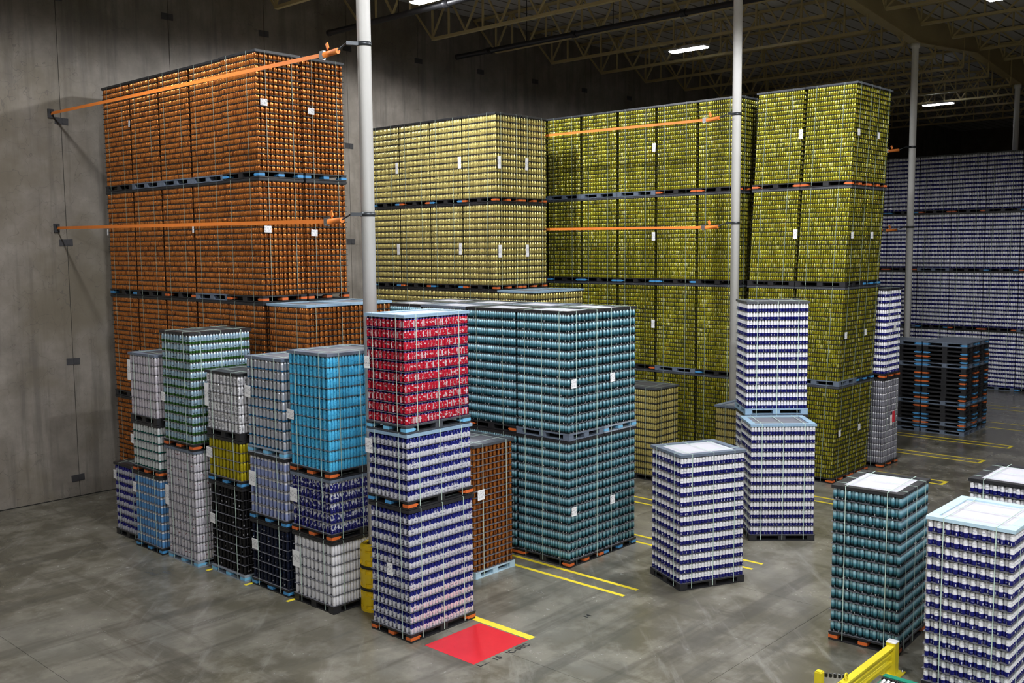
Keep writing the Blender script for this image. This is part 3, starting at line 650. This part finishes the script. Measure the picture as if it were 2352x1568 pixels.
lane(-0.92, 6.98, 1.0, [('navywhite', 8, 'navy and white single can pallet at the wall end of the lane', dict(tags=[('+y', 0.95, 0.85, 0.14, 0.2)], frame='black_plastic', panel='panel_dark'))])
# --- red and blue stack before the post guard
z = load('bluesilver', 11, 'tall', -0.68, -1.69, 0, 90, 'tall blue and silver can pallet on the floor under the red stack', 'red and blue stack', near=True, single=True, clip='orange_clip', sx=0.9, sy=1.05, tags=[('+y', -0.05, 0.5, 0.16, 0.2)], frame='black_plastic')
z += load('bluesilver', 6, 'red', -0.68, -1.68, z, 90, 'short blue and silver can pallet between the red pallet and the tall one', 'red and blue stack', near=True, single=True, clip=['orange_clip', 'blue_clip', 'blue_clip', 'orange_clip', 'blue_clip', 'blue_clip'], sx=0.9, sy=1.04, tags=[('+y', 0.97, 0.78, 0.2, 0.24)], frame='blue_grey_plastic')
load('red', 10, 'red', -0.68, -1.66, z, 90, 'red can pallet with navy tops crowning the foreground stack', 'red and blue stack', near=True, single=True, plt='dark_grey_plastic', clip='pale_blue_clip', sx=0.88, sy=1.03, tags=[('+y', 0.98, 0.56, 0.15, 0.2)], frame='blue_grey_plastic', panel='panel_white')
# --- lone orange pallet behind it
load('orange', 20, 'std', 2.2, -0.32, 0, 0, 'lone orange can pallet on pale pallet between blue stack and teal block', 'single pallets', near=True, plt='pale_blue_plastic', frame='dark_grey_plastic', panel='panel_grey', tags=[('-y', -0.8, 0.62, 0.19, 0.2)])
# --- teal block
TT = HT(13, 'tall')
for i in range(4):
    for j in range(2):
        for k in range(2):
            load('teal', 13, 'tall', 3.92+1.145*j, -1.25+1.435*i, k*TT, 0, 'teal can pallet, %s tier, %s row back, %s side of the teal block' % (['lower', 'upper'][k], ORD[i], ['lane', 'far'][j]), 'teal can block',
                 near=i == 0, tags=[('-y', -0.85 if j == 0 else -0.6, 0.42, 0.16, 0.18)] if i == 0 else (), frame=['black_plastic', 'black_plastic', 'grey_plastic'][(i+j) % 3], panel='panel_white' if k else 'panel_grey',
                 **(dict(plt='grey_plastic') if (k == 1 and j == 0 and i == 0) else dict(plt='light_grey_plastic', clip=['pale_blue_clip']) if (k == 1 and i == 0) else dict(clip=['orange_clip', 'orange_clip', 'blue_clip', 'orange_clip', 'orange_clip'] if j == 0 else 'blue_clip')))
# --- gold block
for i in range(4):
    for j in range(2):
        for k in (2, 3):
            if j and i: continue
            load('gold', 13, 'tall', 10.02+1.15*j, 6.46+1.425*i, k*TT, 0, 'gold can pallet, %s tier, %s column from the aisle, %s' % (TIER[k], ORD[i], 'facing the orange block' if j == 0 else 'next to the yellow block'), 'gold can block',
                 sheet='sheet_dark', frame='black_plastic', tags=[('-y', -0.85 if j == 0 else -0.75, 0.42, 0.13, 0.36)] if i == 0 else [('-x', -0.98, 0.45, 0.13, 0.34)] if i != 2 else (), **dict(clip='orange_clip' if i % 2 == 0 else 'blue_clip'))
for i in range(-1, 4):
    for j in range(2):
        for k in (0, 1):
            if j and i > 0: continue
            load('gold', 13, 'tall', 10.02+1.15*j, 6.46+1.425*i, k*TT, 0, 'gold can pallet, %s tier of the low gold row, %s column out, %s' % (TIER[k], ORD[i+1], 'lane side' if j == 0 else 'yellow block side'), 'gold can block',
                 sheet='sheet_dark', frame='blue_grey_plastic' if i < 0 else 'black_plastic', panel='panel_grey', **pk(i*3+j+90))
load('gold', 13, 'tall', 11.08, 1.58, 0, 0, 'single gold can pallet with dark lid standing beyond the teal block', 'single pallets', frame='dark_grey_plastic', panel='panel_dark', sheet='sheet_dark')
load('gold', 12, 'tall', 10.72, -1.85, 0, 0, 'single gold can pallet with grey lid below the second white column', 'single pallets', frame='grey_plastic', panel='panel_grey', sheet='sheet_dark')
# --- yellow block
LEAN = 0.042
TY = 2.655
for i in range(8):
    for k in range(4):
        ln = LEAN if i < 2 else 0.0
        yb = (-2.155+1.435*i - LEAN*T12*k) if i < 2 else 0.73+1.428*(i-2)
        load('yellow', 20, 'std', 13.91, yb, k*T12, 0, 'yellow can pallet, %s tier, %s column from the aisle corner of yellow block' % (TIER[k], ORD[i]), 'yellow can block', lean=ln, sheet='sheet_dark', frame='dark_grey_plastic',
             tags=[('-y', -0.7, 0.5, 0.14, 0.17)] if i == 0 else [('-x', -1.0, 0.52, 0.12, 0.25)] if i in (1, 4) else (), **(dict(plt='grey_plastic') if (i, k) in ((1, 1), (5, 3), (0, 1)) else pk(i*5+k+7)))
        if i == 0:
            load('yellow', 20, 'std', 15.07, yb, k*T12, 0, 'yellow can pallet on the aisle face, %s tier, second from the corner' % TIER[k], 'yellow can block', lean=ln, sheet='sheet_dark', frame='dark_grey_plastic',
                 tags=[('-y', -0.5, 0.5, 0.14, 0.17)], clip=['orange_clip', 'blue_clip', 'blue_clip', 'orange_clip'][k])
# --- white and navy pallets on the open floor
load('whitenavy', 13, 'tall', 5.13, -3.43, 0, 64, 'lone white and navy can pallet with grey lid on the open floor', 'white and navy pallets', near=True, single=True, frame='grey_plastic', panel='panel_white', sx=1.0)
load('whitenavy', 13, 'tall', 8.79, -3.17, 0, 42, 'white and navy can pallet with steel-blue lid before the two-high stack', 'white and navy pallets', near=True, frame='blue_grey_plastic', panel='panel_grey')
z = load('whitenavy', 13, 'tall', 9.72, -2.52, 0, 42, 'lower white and navy can pallet of the two-high stack', 'white and navy pallets', near=True)
load('whitenavy', 13, 'tall', 9.74, -2.50, z, 42, 'upper white and navy can pallet on blue pallet of the two-high stack', 'white and navy pallets', near=True, plt='blue_grey_plastic', frame='dark_grey_plastic')
load('teal', 13, 'tall', 4.67, -7.17, 0, 93, 'lone teal can pallet with black-framed white lid by the yellow barrier', 'single pallets', near=True, single=True, clip='orange_clip', frame='black_plastic', panel='panel_white', sy=0.96)
load('whitenavy', 13, 'tall', 3.11, -9.62, 0, 90, 'white and navy can pallet with pale blue lid at the picture corner', 'white and navy pallets', near=True, single=True, clip='orange_clip', frame='pale_blue_plastic', panel='panel_white', sx=1.05, sy=1.04)
load('whitenavy', 13, 'tall', 5.84, -9.28, 0, 90, 'white and navy can pallet with black-framed lid cut off by the edge', 'white and navy pallets', near=True, single=True, frame='black_plastic', panel='panel_white', sx=1.02, sy=1.05)
# --- stack behind the yellow corner
z = load('grey', 13, 'tall', 16.62, -2.4, 0, 0, 'grey and silver can pallet under white and navy cans behind yellow block', 'single pallets', clip='orange_clip', tags=[('-y', -0.1, 0.5, 0.14, 0.3)])
load('whitenavy', 13, 'tall', 16.62, -2.4, z, 0, 'white and navy can pallet on top of the grey cans behind yellow block', 'white and navy pallets', clip='orange_clip', tags=[('-y', 0.1, 0.55, 0.16, 0.18)])
# --- dark far block
for i in range(-2, 5):
    for k in range(4):
        load('whitenavy', 13, 'tall', 34.65, -0.80+1.428*i, k*TT, 0, 'white and navy can pallet in the dark far block, %s tier, %s column' % (TIER[k], ORD[i+2]), 'dark far can block', sheet='sheet_dark', straps=3, **pk(i*11+k+40))

# ------------------------------------------------------------------ stacks of empty pallets
def empty_pallet(x, y, z, i, label, group):
    col = 'black_plastic' if i not in (0, 2, 7, 16, 21) else 'grey_plastic'
    o = put('plastic_pallet', PALLET, col, None, (x+FS/2+random.uniform(-.01, .01), y+FL/2+random.uniform(-.015, .015), z)); tag(o, label, 'pallet', group)
    c = ['orange_clip', 'blue_clip', 'blue_clip', 'blue_clip', 'orange_clip', 'blue_clip'][(i*5) % 6] if (i*7) % 5 else None
    if c:
        a, b = FS/2-0.075, FL/2-0.09
        for q_ in ((-a, -b), (a, -b), (-a, b)): put('clip', CLIP, c, o, (q_[0], q_[1], 0), PI if q_[1] > 0 else 0.0)
for (x, y), nm, n in (((22.9, -2.58), 'front stack of empty pallets', 22), ((24.05, -2.58), 'second stack of empty pallets along the aisle', 22), ((22.9, -1.1), 'stack of empty pallets nearest the third column', 22)):
    for i in range(n): empty_pallet(x, y, i*0.1405, i, 'plastic pallet, %s from the floor in the %s' % (ORD[i], nm), 'stacked empty pallets')

# ------------------------------------------------------------------ post guard
def post_guard():
    t = empty('post_guard', (0, 0, 0)); tag(t, 'round yellow plastic post guard with black bands around white column', 'post guard')
    H, R, nz, na = 1.2, 0.275, 60, 96
    for half in (0, 1):
        V, F = [], []
        for iz in range(nz+1):
            zz = H*iz/nz; f = zz/H
            for ia in range(na//2+1):
                a = PI*half + PI*ia/(na//2) + 0.6; r = R
                if f > 0.96: r = R-0.05*((f-0.96)/0.04)**2
                sec = (f*3) % 1.0
                if abs(f-1/3) < 0.022 or abs(f-2/3) < 0.022: r -= 0.018
                pa = (a*8/(2*PI)) % 1.0
                if 0.12 < sec < 0.30 and 0.2 < pa < 0.8 and f < 0.95: r -= 0.035
                if 0.72 < sec < 0.88 and 0.2 < pa < 0.8 and f < 0.93: r -= 0.028
                if ia in (0, na//2): r -= 0.012
                V.append((r*math.cos(a), r*math.sin(a), zz))
        w_ = na//2+1
        for iz in range(nz):
            for ia in range(na//2): F.append((iz*w_+ia, iz*w_+ia+1, (iz+1)*w_+ia+1, (iz+1)*w_+ia))
        m = MB(); m.v = V; m._q(F, False); put('half_shell', m.mesh('half_shell'), 'guard_yellow', t)
    put('top_collar', MB().lathe([(0.226, 1.195), (0.15, 1.195), (0.145, 1.18), (0.226, 1.185)], seg=32, caps=False).mesh('collar'), 'guard_yellow', t)
    bm = MB().lathe([(0.262, -0.022), (0.278, -0.022), (0.278, 0.022), (0.262, 0.022)], seg=48, caps=False).mesh('black_band')
    for z_ in (H/3, 2*H/3): put('black_band', bm, 'rubber_black', t, (0, 0, z_))
post_guard()

# ------------------------------------------------------------------ yellow barrier and conveyor
t = empty('guard_rail', (3.35, -7.93, 0)); tag(t, 'yellow steel guard rail with bolted post beside the conveyor', 'guard rail')
put('post', MB().box(-0.07, 0.07, -0.07, 0.07, 0.012, 0.49).mesh('post'), 'rail_yellow', t)
bp = put('base_plate', MB().box(-0.17, 0.17, -0.15, 0.15, 0.0, 0.014).mesh('base_plate'), 'rail_yellow', t)
bolt = MB().lathe([(0.018, 0), (0.018, 0.012), (0.008, 0.013), (0.008, 0.03)], seg=10).mesh('bolt')
for dx in (-0.13, 0.13):
    for dy in (-0.11, 0.11): put('bolt', bolt, 'steel', bp, (dx, dy, 0.014))
put('post_cap', MB().box(-0.074, 0.074, -0.074, 0.074, 0.49, 0.505).mesh('post_cap'), 'white_paint', t)
put('top_rail', MB().box(-1.75, -0.07, -0.06, 0.045, 0.425, 0.455).mesh('top_rail'), 'rail_yellow', t)
for z_ in (0.31, 0.19): put('rail', MB().box(-1.75, -0.07, -0.03, 0.035, z_-0.025, z_+0.025).mesh('rail'), 'rail_yellow', t)
put('end_post', MB().box(-1.85, -1.72, -0.06, 0.06, 0.0, 0.44).mesh('end_post'), 'rail_yellow', t)
put('lifting_ring', MB().tube([(-1.62+0.045*math.cos(a), 0.0, 0.49+0.055*math.sin(a)) for a in np.linspace(-0.6, PI+0.6, 14)], 0.013, 8).mesh('ring'), 'rail_yellow', t)
t = empty('bollard', (1.72, -7.55, 0)); tag(t, 'short yellow steel post with black chain beside the guard rail', 'bollard')
put('post', MB().box(-0.05, 0.05, -0.05, 0.05, 0.0, 0.46).mesh('post'), 'rail_yellow', t)
put('post_cap', MB().box(-0.04, 0.04, -0.04, 0.04, 0.46, 0.475).mesh('cap'), 'rail_yellow', t)
chm = MB().cbox((0, 0, 0), (0.035, 0.03, 0.055)).mesh('chain_link'); pin = MB().tube([(0, -0.02, 0), (0, 0.02, 0)], 0.009, 8).mesh('pin')
for i in range(6):
    c = put('chain_link', chm, 'rubber_black', t, (0.07+0.036*i, -0.05*i, 0.40-0.004*i)); put('pin', pin, 'steel', c, (0, -0.0, 0.02))
t = empty('conveyor', (1.92, -8.12, 0)); tag(t, 'floor conveyor with green side frame and grey roller bed at the picture edge', 'conveyor')
for s in (0.66, -0.66): put('side_frame', MB().box(s-0.05, s+0.05, -4.5, 0.0, 0.10, 0.30).mesh('side_frame'), 'green_paint', t)
put('end_plate', MB().box(-0.61, 0.61, -0.03, 0.0, 0.12, 0.26).mesh('end_plate'), 'green_paint', t)
rm = MB().tube([(-0.52, 0, 0), (0.52, 0, 0)], 0.028, 12).mesh('roller')
for i in range(24): put('roller', rm, 'steel', t, (0, -0.06-0.062*i, 0.27))
cm2 = MB()
for i in range(70): cm2.box(0.535, 0.585, -0.01-0.03*i-0.022, -0.01-0.03*i, 0.27, 0.30)
o = put('drive_chain', cm2.mesh('drive_chain'), 'rubber_black', t); o['kind'] = 'stuff'
for s in (0.66, -0.66):
    for y in (-0.2, -2.5, -4.3): put('leg', MB().box(s-0.04, s+0.04, y-0.04, y+0.04, 0, 0.12).mesh('leg'), 'green_paint', t)

# ------------------------------------------------------------------ security camera high on the wall
t = empty('security_camera', (3.75, 11.75, 13.55)); tag(t, 'white security camera on a bracket high on the concrete wall', 'camera')
put('body', MB().lathe([(0.0, 0), (0.13, 0.0), (0.15, 0.02), (0.15, 0.45), (0.10, 0.5)], seg=24).mesh('body'), 'white_paint', t)
put('arm', MB().tube([(0.13, 0, 0.12), (0.30, 0.0, 0.20), (0.42, 0.1, 0.38), (0.45, 0.42, 0.42)], 0.035, 10).mesh('arm'), 'white_paint', t)
put('bracket', MB().tube([(0.42, 0, 0.25), (0.75, 0, 0.25), (0.75, 0.1, 0.38), (0.42, 0.1, 0.38)], 0.012, 8).mesh('bracket'), 'steel', t)
# red card on the grey pallet, red card by the yellow block
o = put('red_card', MB().box(-0.08, 0.08, -0.004, 0.004, -0.16, 0.16).mesh('red_card'), 'red_paper', None, (17.26, -2.43, 1.42)); tag(o, 'red card hanging on the grey can pallet', 'card')
